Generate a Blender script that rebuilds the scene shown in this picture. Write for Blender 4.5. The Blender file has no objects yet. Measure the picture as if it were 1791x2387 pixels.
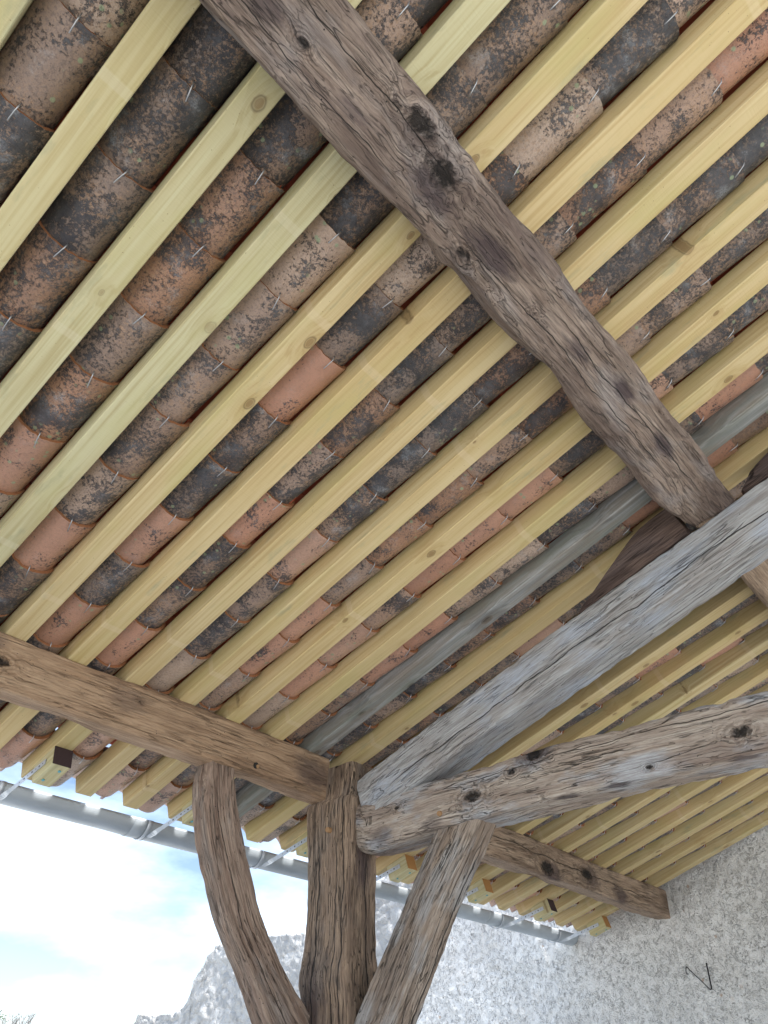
import bpy, bmesh, math, random
from mathutils import Vector, Matrix, noise
C = bpy.context.scene.collection
sc = bpy.context.scene
R = math.radians
rnd = random.Random(7)

# ------------------------------------------------------------------ camera
cam_d = bpy.data.cameras.new('camera'); cam = bpy.data.objects.new('camera', cam_d); C.objects.link(cam)
RC = Matrix(((0.667499, -0.475495, -0.573018), (-0.744444, -0.409858, -0.527086), (0.015771, 0.778409, -0.627559)))
cam.matrix_world = Matrix.Translation((0, 0, 1.6)) @ RC.to_4x4()
cam_d.sensor_fit = 'VERTICAL'; cam_d.sensor_height = 36; cam_d.lens = 25.243
cam_d.clip_start = 0.05; cam_d.clip_end = 2000
sc.camera = cam

# ------------------------------------------------------------------ sky, sun, exposure
SUN_EL, SUN_AZ = 55, 183          # high soft sun behind the roof, sky mostly cloud
w = bpy.data.worlds.new('World'); sc.world = w; w.use_nodes = True
nt = w.node_tree; nt.nodes.clear()
def wn(t, **k):
    n = nt.nodes.new(t)
    for a, b in k.items(): setattr(n, a, b)
    return n
out = wn('ShaderNodeOutputWorld'); bg = wn('ShaderNodeBackground'); sky = wn('ShaderNodeTexSky')
sky.sky_type = 'NISHITA'; sky.sun_disc = False; sky.sun_elevation = R(SUN_EL); sky.sun_rotation = R(SUN_AZ)
tc = wn('ShaderNodeTexCoord'); mp = wn('ShaderNodeMapping'); mp.inputs['Scale'].default_value = (1, 1, 2.6); mp.inputs['Location'].default_value = (3.1, .4, .2)
cn = wn('ShaderNodeTexNoise'); cn.inputs['Scale'].default_value = 2.6; cn.inputs['Detail'].default_value = 7; cn.inputs['Roughness'].default_value = .55
cr = wn('ShaderNodeValToRGB'); cr.color_ramp.elements[0].position = .38; cr.color_ramp.elements[1].position = .63
mx = wn('ShaderNodeMix', data_type='RGBA'); mx.inputs[7].default_value = (8.4, 10.0, 12.4, 1)
L = nt.links.new
L(tc.outputs['Generated'], mp.inputs[0]); L(mp.outputs[0], cn.inputs['Vector']); L(cn.outputs[0], cr.inputs[0])
L(cr.outputs[0], mx.inputs[0]); L(sky.outputs[0], mx.inputs[6]); L(mx.outputs[2], bg.inputs[0]); L(bg.outputs[0], out.inputs[0])
bg.inputs[1].default_value = 0.074
sd = bpy.data.lights.new('sun', 'SUN'); sd.energy = 4.6; sd.angle = R(12); sd.color = (1, .95, .88)
so = bpy.data.objects.new('sun', sd); C.objects.link(so)
so.rotation_euler = (R(90 - SUN_EL), 0, R(180 - SUN_AZ))
so.location = (0, 0, 20)
sc.view_settings.view_transform = 'Standard'; sc.view_settings.look = 'None'; sc.view_settings.gamma = 1
sc.view_settings.exposure = 1.5
sc.render.engine = 'CYCLES'
sc.cycles.max_bounces = 8; sc.cycles.diffuse_bounces = 6

# ------------------------------------------------------------------ roof frame
SL = 0.3175329828850587; CA, SA, TA = math.cos(SL), math.sin(SL), math.tan(SL)
ZR = 3.69                                    # underside of the rafters above the camera
Dn = Vector((0, CA, -SA)); Nn = Vector((0, SA, CA)); Xn = Vector((1, 0, 0))
def W(x, y, h=0.0):                          # point below/above the rafter undersides: y is the level distance from the camera
    return Vector((x, y, ZR - TA * y)) + Nn * h
def roofm(x, y, h):                          # local x across, y down the slope, z out of the roof
    m = Matrix((Xn, Dn, Nn)).transposed().to_4x4(); m.translation = W(x, y, h); return m

# ------------------------------------------------------------------ material helpers
class G:
    def __init__(s, name):
        s.m = bpy.data.materials.new(name); s.m.use_nodes = True; s.t = s.m.node_tree; s.n = s.t.nodes
        s.p = s.n['Principled BSDF']
    def put(s, v, sock):
        if v is None: return
        if hasattr(v, 'is_output') or isinstance(v, bpy.types.NodeSocket): s.t.links.new(v, sock)
        else:
            if isinstance(v, (tuple, list)) and len(v) == 3 and sock.type == 'RGBA': v = (*v, 1)
            sock.default_value = v
    def math(s, op, a, b=None, c=None, clamp=False):
        n = s.n.new('ShaderNodeMath'); n.operation = op; n.use_clamp = clamp
        s.put(a, n.inputs[0]); s.put(b, n.inputs[1]); s.put(c, n.inputs[2]); return n.outputs[0]
    def vm(s, op, a, b=None, out=0):
        n = s.n.new('ShaderNodeVectorMath'); n.operation = op; s.put(a, n.inputs[0])
        if b is not None: s.put(b, n.inputs[1])
        return n.outputs[out]
    def mul(s, v, k): return s.vm('MULTIPLY', v, k)
    def noise(s, v, sc=1, det=4, ro=.55, w=None, lac=2.0, dist=0):
        n = s.n.new('ShaderNodeTexNoise'); n.noise_dimensions = '4D' if w is not None else '3D'
        s.put(v, n.inputs['Vector']); n.inputs['Scale'].default_value = sc; n.inputs['Detail'].default_value = det
        n.inputs['Roughness'].default_value = ro; n.inputs['Distortion'].default_value = dist
        if w is not None: s.put(w, n.inputs['W'])
        return n.outputs['Fac']
    def noisec(s, v, sc=1, det=2):
        n = s.n.new('ShaderNodeTexNoise'); s.put(v, n.inputs['Vector']); n.inputs['Scale'].default_value = sc; n.inputs['Detail'].default_value = det
        return n.outputs['Color']
    def vor(s, v, sc=1, feat='F1', w=None, rand=1.0, out='Distance'):
        n = s.n.new('ShaderNodeTexVoronoi'); n.feature = feat; n.voronoi_dimensions = '4D' if w is not None else '3D'
        s.put(v, n.inputs['Vector']); n.inputs['Scale'].default_value = sc; n.inputs['Randomness'].default_value = rand
        if w is not None: s.put(w, n.inputs['W'])
        return n.outputs[out]
    def map(s, v, a, b, c=0., d=1.):
        n = s.n.new('ShaderNodeMapRange'); s.put(v, n.inputs[0])
        for i, q in enumerate((a, b, c, d)): s.put(q, n.inputs[i + 1])
        return n.outputs[0]
    def mix(s, f, a, b, mode='MIX'):
        n = s.n.new('ShaderNodeMix'); n.data_type = 'RGBA'; n.blend_type = mode
        s.put(f, n.inputs[0]); s.put(a, n.inputs[6]); s.put(b, n.inputs[7]); return n.outputs[2]
    def attr(s, name):
        n = s.n.new('ShaderNodeAttribute'); n.attribute_name = name; return n.outputs['Vector']
    def obj(s): return s.n.new('ShaderNodeTexCoord').outputs['Object']
    def info(s): return s.n.new('ShaderNodeObjectInfo').outputs
    def sep(s, v): n = s.n.new('ShaderNodeSeparateXYZ'); s.put(v, n.inputs[0]); return n.outputs
    def comb(s, a, b, c):
        n = s.n.new('ShaderNodeCombineXYZ'); s.put(a, n.inputs[0]); s.put(b, n.inputs[1]); s.put(c, n.inputs[2]); return n.outputs[0]
    def bump(s, h, dist=.003, st=1.0, prev=None):
        n = s.n.new('ShaderNodeBump'); s.put(h, n.inputs['Height']); n.inputs['Distance'].default_value = dist; n.inputs['Strength'].default_value = st
        if prev is not None: s.put(prev, n.inputs['Normal'])
        return n.outputs[0]
    def done(s, col, rough, nor=None, spec=.4, metal=0):
        s.put(col, s.p.inputs['Base Color']); s.put(rough, s.p.inputs['Roughness']); s.p.inputs['Specular IOR Level'].default_value = spec
        s.p.inputs['Metallic'].default_value = metal
        if nor is not None: s.put(nor, s.p.inputs['Normal'])
        return s.m

def oak(name, base, light, dark, grey=(.25, .25, .26), greyamt=.5, knots=(), cracks=(), crackk=1.0, seed=0.0, stains=(), rawk=1.0):
    """old hand-hewn oak; 'grain' holds (along, across, depth) in metres"""
    g = G(name); v0 = g.vm('ADD', g.attr('grain'), (seed, seed * .37, 0))
    wv = g.vm('SUBTRACT', g.noisec(g.mul(v0, (2.2, 6, 6)), 1, 3), (.5, .5, .5))
    v = g.vm('ADD', v0, g.mul(wv, (.04, .015, .015)))
    kd = None; kc = None
    for (ks, kx, ky, kr) in knots:
        d = g.vm('SUBTRACT', v, (ks + seed, kx + seed * .37, ky)); dl = g.vm('LENGTH', g.mul(d, (.55, 1, 1)), None, 1)
        f = g.map(dl, 0., kr * 2.6, 1., 0.)
        f2 = g.math('MULTIPLY', f, f)
        kd = f2 if kd is None else g.math('MAXIMUM', kd, f2)
        rg = g.math('SINE', g.math('MULTIPLY', dl, 2 * math.pi / (kr * .42)))
        rr = g.math('MULTIPLY', g.math('MULTIPLY', rg, f2), .6)
        core = g.map(g.math('ADD', dl, g.math('MULTIPLY', g.math('SUBTRACT', g.noise(v, 60, 3), .5), kr * .8)), kr * .55, kr * .3, 0., 1.)
        kc = (rr, core) if kc is None else (g.math('ADD', kc[0], rr), g.math('MAXIMUM', kc[1], core))
    if kd is not None:
        swirl = g.vm('SUBTRACT', g.noisec(g.mul(v, (14, 14, 14)), 1, 2), (.5, .5, .5))
        sw = g.n.new('ShaderNodeVectorMath'); sw.operation = 'SCALE'; g.put(swirl, sw.inputs[0]); g.put(g.math('MULTIPLY', kd, .16), sw.inputs['Scale'])
        v = g.vm('ADD', v, sw.outputs[0])
    fine = g.noise(g.mul(v, (11, 190, 190)), 1, 6, .72)
    streak = g.noise(g.mul(v, (3, 46, 46)), 1, 6, .66)
    blot = g.noise(g.mul(v, (2.4, 8, 8)), 1, 5, .6)
    blot2 = g.noise(g.vm('ADD', g.mul(v, (3.2, 9, 9)), (7, 3, 1)), 1, 4, .6)
    c1 = g.noise(g.mul(v, (3.0, 100, 100)), 1, 2, .45); r1 = g.math('ABSOLUTE', g.math('SUBTRACT', c1, .5))
    m1 = g.map(g.noise(g.mul(v, (4, 9, 9)), 1, 2), .36, .52)
    cr1 = g.math('MULTIPLY', g.map(r1, .0, .024, 1., 0.), m1)
    c2 = g.noise(g.vm('ADD', g.mul(v, (1.7, 24, 24)), (3, 9, 4)), 1, 2, .45); r2 = g.math('ABSOLUTE', g.math('SUBTRACT', c2, .5))
    cr2 = g.math('MULTIPLY', g.map(r2, .0, .012, 1., 0.), g.map(g.noise(g.mul(v, (1.5, 5, 5)), 2, 2), .46, .56))
    crk = g.math('MAXIMUM', g.math('MULTIPLY', cr1, .7 * crackk), g.math('MULTIPLY', cr2, crackk))
    xyz = g.sep(v0)
    for (axis, c0, k1, s0, s1, wd) in cracks:      # long drying checks along the beam
        wob = g.math('SUBTRACT', g.noise(g.mul(v0, (3.5, 0, 0)), 1, 4), .5)
        pos = g.math('ADD', g.math('MULTIPLY', xyz[0], k1), g.math('MULTIPLY_ADD', wob, .07, c0 - k1 * seed + seed * .37 * (axis == 1)))
        dd = g.math('ABSOLUTE', g.math('SUBTRACT', xyz[axis], pos))
        lim = g.math('MULTIPLY', g.map(xyz[0], s0 + seed, s0 + seed + .15), g.map(xyz[0], s1 + seed - .15, s1 + seed, 1., 0.))
        wdv = g.math('MULTIPLY', g.map(g.noise(g.mul(v0, (12, 0, 0)), 1, 3), .3, .7, .4, 1.4), wd)
        f = g.math('MULTIPLY', g.math('MULTIPLY', g.map(g.math('DIVIDE', dd, wdv), .5, 1.1, 1., 0.), lim), 1.0)
        crk = g.math('MAXIMUM', crk, f)
    col = g.mix(g.map(streak, .38, .62), base, light)
    col = g.mix(g.map(g.noise(g.vm('ADD', g.mul(v, (1.3, 15, 15)), (2, 8, 5)), 1, 4, .6), .5, .66, 0., .55), col, dark)
    col = g.mix(g.map(blot2, .5, .62, 0., greyamt), col, grey)
    col = g.mix(g.map(blot, .52, .74, 0., .7), col, dark)
    col = g.mix(g.map(fine, .34, .58, .62, 0.), col, (dark[0] * .9, dark[1] * .9, dark[2] * .9))
    hgt = g.math('MULTIPLY_ADD', fine, .5, g.math('MULTIPLY', streak, .9))
    for (ks, kx, ky, kr, kk) in stains:        # old soaked-in stains
        d = g.vm('SUBTRACT', v0, (ks + seed, kx + seed * .37, ky)); dl = g.vm('LENGTH', g.mul(d, (.38, 1, .6)), None, 1)
        f = g.map(g.math('ADD', dl, g.math('MULTIPLY', g.math('SUBTRACT', g.noise(g.mul(v, (14, 34, 34)), 1, 5, .7), .5), kr * 1.6)), kr * .55, kr * 1.15, kk, 0.)
        col = g.mix(f, col, (.050, .034, .040))
    if kc is not None:
        col = g.mix(g.map(kc[0], .05, .5, 0., .6), col, dark)
        col = g.mix(g.math('MULTIPLY', kc[1], .93), col, (.012, .009, .008))
        hgt = g.math('SUBTRACT', g.math('ADD', hgt, kc[0]), g.math('MULTIPLY', kc[1], 3.))
    col = g.mix(g.math('MULTIPLY', crk, .9), col, (.012, .01, .009))
    worm = g.vor(g.vm('ADD', v0, (2, 2, 2)), 42, rand=1); wm = g.math('MULTIPLY', g.map(worm, .07, .1, 1., 0.), g.map(g.noise(v0, 9, 1), .5, .55))
    col = g.mix(wm, col, (.015, .01, .01))
    hgt = g.math('SUBTRACT', hgt, g.math('MULTIPLY', crk, 2.0))
    return g.done(col, g.map(blot, .3, .7, .6, .82), g.bump(hgt, .0065, 1.), .3)

def pine(name, a, b, c, grey=0.0, knotd=.8, greencol=(.42, .40, .16)):
    g = G(name); inf = g.info(); rv = inf['Random']; W_ = g.math('MULTIPLY', rv, 40)
    v = g.vm('ADD', g.obj(), g.comb(g.math('MULTIPLY', rv, 31), g.math('MULTIPLY', rv, 17), g.math('MULTIPLY', rv, 5)))
    kv = g.mul(v, (5.5, 3.6, .5))
    kd = g.vor(kv, 1); kcol = g.sep(g.vor(kv, 1, out='Color'))
    for n_ in g.n:
        if n_.bl_idname == 'ShaderNodeTexVoronoi': n_.voronoi_dimensions = '2D'
    on = g.map(kcol[0], knotd, knotd + .02)
    kd2 = g.math('ADD', kd, g.math('MULTIPLY', g.math('SUBTRACT', g.noise(v, 30, 2), .5), .05))
    kd2 = g.math('DIVIDE', kd2, g.map(kcol[1], 0, 1, .45, 2.2 if grey else 1.4))
    halo = g.math('MULTIPLY', g.map(kd2, .05, .26, 1., 0.), on)
    core = g.math('MULTIPLY', g.map(kd2, .035, .05, 1., 0.), on)
    ring = g.math('MULTIPLY', g.math('MULTIPLY', g.map(kd2, .04, .052), g.map(kd2, .052, .068, 1., 0.)), on)
    vv = g.vm('ADD', v, g.comb(g.math('MULTIPLY', halo, .02), 0., g.math('MULTIPLY', halo, .02)))
    grain = g.noise(g.mul(vv, (95, 2.2, 95)), 1, 3, .5)
    wide = g.noise(g.mul(vv, (30, 1.0, 30)), 1, 3, .5)
    blot = g.noise(g.mul(v, (7, 2.2, 7)), 1, 4, .6)
    saw = g.noise(g.mul(v, (8, 260, 8)), 1, 2, .5)
    col = g.mix(g.map(wide, .40, .60), a, b)
    col = g.mix(g.map(grain, .47, .66, 0., .55), col, c)
    col = g.mix(g.map(blot, .5, .75, 0., .55), col, greencol)
    col = g.mix(g.map(rv, 0, 1, 0., .3), col, (a[0] * 1.02, a[1] * .84, a[2] * .62))
    col = g.mix(g.math('MULTIPLY', halo, .35), col, c)
    col = g.mix(g.math('MULTIPLY', core, .6 + .3 * grey), col, (.17, .09, .035) if not grey else (.05, .035, .03))
    col = g.mix(g.math('MULTIPLY', ring, .6), col, (.07, .035, .015))
    sp = g.vor(v, 60); spk = g.math('MULTIPLY', g.map(sp, .06, .09, 1., 0.), g.map(g.noise(v, 6, 1), .54, .58))
    col = g.mix(g.math('MULTIPLY', spk, .7), col, (.12, .07, .03))
    sy = g.sep(g.obj())[1]; fr_ = g.math('FRACT', g.math('DIVIDE', g.math('ADD', sy, g.math('MULTIPLY', rv, 9.)), 1.37))
    stk = g.math('MULTIPLY', g.map(g.math('ABSOLUTE', g.math('SUBTRACT', fr_, .5)), .008, .011, 1., 0.), .3)     # pale marks left by the stacking laths
    if not grey: col = g.mix(stk, col, (min(1, a[0] * 1.12), a[1] * 1.1, a[2] * 1.25))
    mold = g.math('MULTIPLY', g.map(g.noise(g.vm('ADD', g.mul(v, (14, 3.2, 14)), (4, 4, 4)), 1, 5, .65), .60, .72), .6)
    if not grey: col = g.mix(mold, col, (.30, .30, .19))
    if grey: col = g.mix(g.map(g.noise(g.mul(v, (12, 2, 12)), 1, 4), .45, .62, 0., .6), col, (.20, .21, .17))
    if grey: col = g.mix(g.map(g.noise(g.mul(v, (22, 3, 22)), 1, 5, .7), .44, .60, 0., .6), col, (.23, .195, .155))
    return g.done(col, .85 if grey else .66, g.bump(g.math('ADD', g.math('MULTIPLY', grain, .5), g.math('MULTIPLY', saw, .5)), .004 if grey else .0016, .8), .15 if grey else .3)

def clay(name):
    g = G(name); inf = g.info(); rv = inf['Random']; base = inf['Color']; grime = inf['Alpha']
    v = g.vm('ADD', g.obj(), g.comb(g.math('MULTIPLY', rv, 53), g.math('MULTIPLY', rv, 29), g.math('MULTIPLY', rv, 11)))
    bl = g.noise(v, 8, 5, .62); bl2 = g.noise(g.vm('ADD', v, (4, 1, 8)), 11, 6, .72); sp = g.noise(v, 110, 5, .8); sp2 = g.noise(g.vm('ADD', v, (1, 5, 2)), 190, 4, .75)
    sp3 = g.noise(g.vm('ADD', v, (3, 3, 9)), 95, 5, .8); big = g.noise(g.vm('ADD', v, (9, 2, 2)), 5, 3, .55)
    col = g.mix(g.map(sp2, .38, .64, 0., .8), base, g.mix(.6, base, (.40, .26, .17)))
    col = g.mix(g.map(big, .35, .65, 0., .45), col, g.mix(.5, base, (.10, .065, .06)))
    # weathered speckle everywhere, black lichen crust as much as the tile carries
    s0 = g.math('MULTIPLY', g.map(sp, .51, .56), g.math('MULTIPLY_ADD', grime, .8, .12)); col = g.mix(s0, col, (.085, .066, .066))
    k = g.math('ADD', g.math('MULTIPLY', g.math('SUBTRACT', bl, .5), 2.4), g.math('MULTIPLY', g.math('SUBTRACT', sp3, .5), 2.6))
    crust = g.map(g.math('SUBTRACT', k, g.math('MULTIPLY_ADD', grime, -.60, .38)), -.03, .12)
    col = g.mix(g.math('MULTIPLY', crust, .9), col, g.mix(g.map(bl2, .42, .6), (.016, .020, .030), (.060, .068, .085)))
    tans = g.math('MULTIPLY', g.math('MULTIPLY', g.map(g.noise(g.vm('ADD', v, (8, 3, 1)), 75, 5, .85), .53, .58), g.map(grime, .05, .45)), g.map(g.noise(v, 6, 2), .4, .6))
    col = g.mix(g.math('MULTIPLY', tans, .75), col, (.40, .25, .155))
    pale = g.math('MULTIPLY', g.map(bl2, .56, .68), g.map(sp2, .40, .56))
    col = g.mix(g.math('MULTIPLY', pale, g.math('MULTIPLY_ADD', grime, .55, .2)), col, (.36, .385, .42))
    lv = g.vor(v, 44); lc = g.sep(g.vor(v, 44, out='Color'))
    lich = g.math('MULTIPLY', g.math('MULTIPLY', g.map(g.math('ADD', lv, g.math('MULTIPLY', g.math('SUBTRACT', sp2, .5), .3)), .24, .32, 1., 0.), g.map(lc[1], .72, .74)), g.map(g.noise(v, 5, 1), .53, .56))
    col = g.mix(g.math('MULTIPLY', lich, .85), col, (.27, .33, .21))
    h = g.math('ADD', g.math('MULTIPLY', sp, .7), g.math('MULTIPLY', crust, .3)); h = g.math('ADD', h, bl)
    return g.done(col, g.map(crust, 0, 1, .38, .5), g.bump(h, .004, 1.), .6)

def simple(name, col, rough=.6, metal=0, nscale=30, amt=.25, bump=.001, stretch=(1, 1, 1), spec=.4, dark=None):
    g = G(name); v = g.mul(g.obj(), stretch); n = g.noise(v, nscale, 5, .6); n2 = g.noise(v, nscale * .2, 4, .6)
    c = g.mix(g.map(n, .35, .65, 0., amt), col, dark or tuple(x * .55 for x in col)); c = g.mix(g.map(n2, .4, .7, 0., amt), c, tuple(min(1, x * 1.25) for x in col))
    return g.done(c, rough, g.bump(n, bump, .8), spec, metal)

def plaster(name, rubble=False):
    g = G(name); v = g.obj()
    wv = g.vm('ADD', v, g.mul(g.vm('SUBTRACT', g.noisec(v, 14, 2), (.5, .5, .5)), (.035, .035, .035)))
    n1 = g.noise(wv, 26, 4, .6, dist=1.2); n2 = g.noise(v, 70, 4, .65); n3 = g.noise(v, 3, 4, .6); n4 = g.noise(v, 1.2, 3)
    pit = g.map(g.math('ABSOLUTE', g.math('SUBTRACT', g.noise(wv, 30, 2, .5, dist=1.8), .5)), .0, .03, 1., 0.)
    pit = g.math('MULTIPLY', pit, g.map(g.noise(v, 22, 2), .42, .55))
    c = g.mix(g.map(n3, .4, .62), (.80, .80, .785), (.70, .695, .675))
    c = g.mix(g.map(n4, .45, .65, 0., .6), c, (.80, .79, .77))
    c = g.mix(g.map(n2, .5, .7, 0., .3), c, (.55, .50, .44))
    c = g.mix(g.math('MULTIPLY', pit, .7), c, (.24, .23, .22))
    spots = g.math('MULTIPLY', g.map(g.vor(v, 11), .1, .16, 1., 0.), g.map(g.sep(g.vor(v, 11, out='Color'))[0], .86, .88))
    c = g.mix(g.math('MULTIPLY', spots, .6), c, (.45, .27, .15))
    h = g.math('SUBTRACT', g.math('ADD', n1, g.math('MULTIPLY', n2, .5)), g.math('MULTIPLY', pit, .5))
    if rubble:
        e = g.vor(wv, 9, 'DISTANCE_TO_EDGE'); cc = g.vor(wv, 9, out='Color'); hs = g.sep(cc)[0]
        c = g.mix(g.map(hs, 0, 1), (.56, .575, .585), (.38, .395, .41)); c = g.mix(g.map(n2, .45, .7, 0., .5), c, (.40, .38, .35))
        c = g.mix(g.map(e, .0, .05, .6, 0.), c, (.5, .48, .45))
        h = g.math('ADD', g.math('MULTIPLY', g.map(e, 0, .25), .8), g.math('ADD', n2, n1))
        return g.done(c, .9, g.bump(h, .02, 1.), .2)
    return g.done(c, .92, g.bump(h, .022, 1.), .15)

M = {}
M['pine'] = pine('pine_timber', (.58, .485, .285), (.52, .415, .22), (.38, .26, .11), knotd=.5)
M['pine_green'] = pine('pine_timber_greenish', (.53, .50, .315), (.49, .445, .265), (.36, .29, .14), knotd=.5)
M['grey_pine'] = pine('weathered_grey_timber', (.40, .41, .41), (.25, .26, .265), (.11, .105, .10), grey=1., knotd=.0, greencol=(.17, .19, .15))
M['clay'] = clay('old_clay')
M['red_clay'] = simple('new_red_clay', (.42, .10, .05), .8, nscale=22, amt=.3)
M['rim'] = simple('broken_clay_edge', (.30, .13, .06), .85, nscale=90, amt=.5)
M['steel'] = simple('galvanised_wire', (.46, .48, .52), .4, 1., amt=.1)
M['strap'] = simple('galvanised_strap', (.55, .60, .66), .38, .4, nscale=50, amt=.2)
M['zinc'] = simple('zinc_sheet', (.42, .47, .52), .45, .3, nscale=11, amt=.55, stretch=(.4, 1, 1), bump=.0005)
M['black'] = simple('black_recess', (.02, .018, .016), .9)
M['dark_wood'] = simple('dark_end_grain', (.055, .035, .04), .85, nscale=60)
M['endgrain'] = simple('orange_end_grain', (.42, .22, .08), .8, nscale=60, stretch=(1, 1, .3))
M['peg'] = simple('oak_peg', (.34, .20, .10), .7, nscale=60, stretch=(.3, 1, 1))
M['screw'] = simple('blue_screw', (.12, .38, .44), .35, .6, amt=.1)
M['rust'] = simple('black_iron_wire', (.018, .017, .02), .6, .5)
M['bark'] = simple('bare_bark', (.10, .09, .085), .9)
M['ever'] = simple('dark_leaf', (.045, .07, .035), .8)
M['ochre_clay'] = simple('ochre_clay', (.40, .17, .06), .8, nscale=80)
M['wall'] = plaster('rough_plaster'); M['rubble'] = plaster('rubble_stone', True)
M['purlin'] = oak('oak_purlin', (.225, .165, .13), (.36, .285, .235), (.075, .050, .046), (.33, .30, .29), .6,
    knots=[(2.290, -.068, -.086, .050), (2.410, -.035, -.086, .055), (2.220, -.055, -.086, .016), (2.610, .055, -.08, .026), (1.985, .011, -.086, .016), (2.890, .016, -.086, .014), (1.650, -.02, -.086, .03)], cracks=[(1, .03, 0., 2.5, 3.8, .0015), (1, -.045, .0, 1.6, 2.5, .0015), (1, -.02, .0, 2.9, 4.0, .0018), (1, .055, .0, 1.7, 2.4, .0012)], crackk=.55, seed=0., stains=[(2.660, .0, -.086, .038, .8), (2.410, .01, -.086, .036, .7), (1.880, .02, -.086, .03, .7), (3.340, -.035, -.086, .03, .85), (3.650, -.02, -.086, .03, .8), (3.100, -.01, -.086, .025, .6), (2.150, .03, -.086, .02, .5)])
M['plate'] = oak('oak_wall_plate', (.36, .235, .145), (.47, .33, .215), (.17, .10, .06), (.34, .235, .15), .3, knots=[(2.490, -.055, -.01, .034), (3.700, -.055, .05, .012), (3.050, -.055, .03, .01)], crackk=.4, seed=3., stains=[(1.850, -.055, -.02, .03, .35), (3.000, -.055, .02, .035, .4), (4.000, -.055, .0, .05, .6), (2.450, -.055, .05, .02, .4)])
M['plate_far'] = oak('oak_wall_plate_far', (.33, .235, .165), (.44, .33, .24), (.10, .06, .04), (.30, .23, .17), .4, knots=[(1.78, -.062, -.05, .08), (2.30, -.062, .0, .07), (.35, -.062, .06, .02)], cracks=[(2, .05, -.02, .3, 3.4, .0025)], crackk=.6, seed=5., stains=[(2.75, -.062, -.06, .04, .7), (2.35, -.062, -.01, .05, .6), (1.85, -.062, -.07, .045, .7)])
M['post'] = oak('oak_post', (.25, .175, .125), (.41, .30, .21), (.075, .05, .04), (.27, .225, .19), .5, cracks=[(2, .03, .01, .0, 2.6, .0045), (2, -.06, .0, .6, 2.6, .003), (1, .02, .0, .0, 2.5, .004), (2, -.10, .0, .0, 2.9, .0035), (2, .08, .0, 1.2, 2.7, .002)], crackk=1.0, seed=8., stains=[(2.2, -.03, .12, .05, .6), (2.45, .0, -.14, .05, .7), (1.9, -.08, .05, .06, .5)])
M['tie'] = oak('oak_tie_beam', (.36, .29, .235), (.50, .44, .38), (.17, .12, .10), (.44, .45, .47), 1.0, knots=[(.65, -.09, -.015, .044), (.84, -.09, .04, .022), (.95, -.09, .08, .045), (1.395, -.09, -.067, .012), (1.716, -.09, -.02, .034), (.25, -.09, .03, .015)], cracks=[(2, .045, .005, .55, 2.0, .0016)], crackk=.85, seed=11., stains=[(.15, -.09, -.07, .03, .5), (.45, -.09, -.08, .02, .5), (1.05, -.06, -.10, .022, .8), (1.25, -.06, -.10, .018, .8), (.95, -.09, .085, .035, .7), (1.7, -.06, -.095, .02, .7), (1.9, -.06, -.09, .016, .7)])
M['principal'] = oak('oak_principal', (.40, .405, .415), (.48, .49, .50), (.25, .215, .19), (.42, .46, .53), 1., cracks=[(2, -.02, -.008, .15, 3.3, .0028)], crackk=.5, seed=14.)
M['brace'] = oak('oak_brace', (.30, .23, .175), (.42, .35, .29), (.12, .085, .065), (.38, .375, .37), .8, cracks=[(1, .03, .0, .0, 1.2, .004), (1, -.02, .0, .1, 1.2, .0015)], crackk=1.0, seed=17.)
M['brace_curved'] = oak('oak_curved_brace', (.235, .155, .115), (.38, .285, .22), (.10, .065, .05), (.33, .29, .26), .6, knots=[(.12, -.07, -.03, .02)], cracks=[(1, -.03, .0, .05, 1.1, .0022)], crackk=.95, seed=20.)
M['cleat'] = oak('oak_cleat', (.12, .08, .065), (.20, .14, .115), (.04, .026, .026), (.15, .12, .12), .4, crackk=.9, seed=23.)

# ------------------------------------------------------------------ object helpers
def link(name, me, mat, parent=None, mw=None):
    o = bpy.data.objects.new(name, me)
    if mat is not None and not me.materials: me.materials.append(mat)
    C.objects.link(o)
    if mw is not None: o.matrix_world = mw
    if parent is not None:
        o.parent = parent; o.matrix_parent_inverse = Matrix.Identity(4)
        if mw is not None:
            pw = parent.matrix_basis.copy(); q = parent.parent
            while q is not None: pw = q.matrix_basis @ pw; q = q.parent
            o.matrix_basis = pw.inverted() @ mw
    return o
def tag(o, label, cat, group=None, kind=None):
    o['label'] = label; o['category'] = cat
    if group: o['group'] = group
    if kind: o['kind'] = kind
    return o
def mesh(name, vs, fs, grain=None, smooth=False):
    me = bpy.data.meshes.new(name); me.from_pydata([tuple(v) for v in vs], [], fs); me.update()
    if grain:
        a = me.attributes.new('grain', 'FLOAT_VECTOR', 'POINT')
        for i, q in enumerate(grain): a.data[i].vector = q
    if smooth:
        for p in me.polygons: p.use_smooth = len(p.vertices) == 4
    return me
def catmull(P, t):
    n = len(P) - 1; f = t * n; i = min(int(f), n - 1); u = f - i
    p0 = P[max(i - 1, 0)]; p1 = P[i]; p2 = P[i + 1]; p3 = P[min(i + 2, n)]
    return [.5 * (2 * b + (c - a) * u + (2 * a - 5 * b + 4 * c - d) * u * u + (3 * b - a - 3 * c + d) * u ** 3) for a, b, c, d in zip(p0, p1, p2, p3)]
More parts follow.
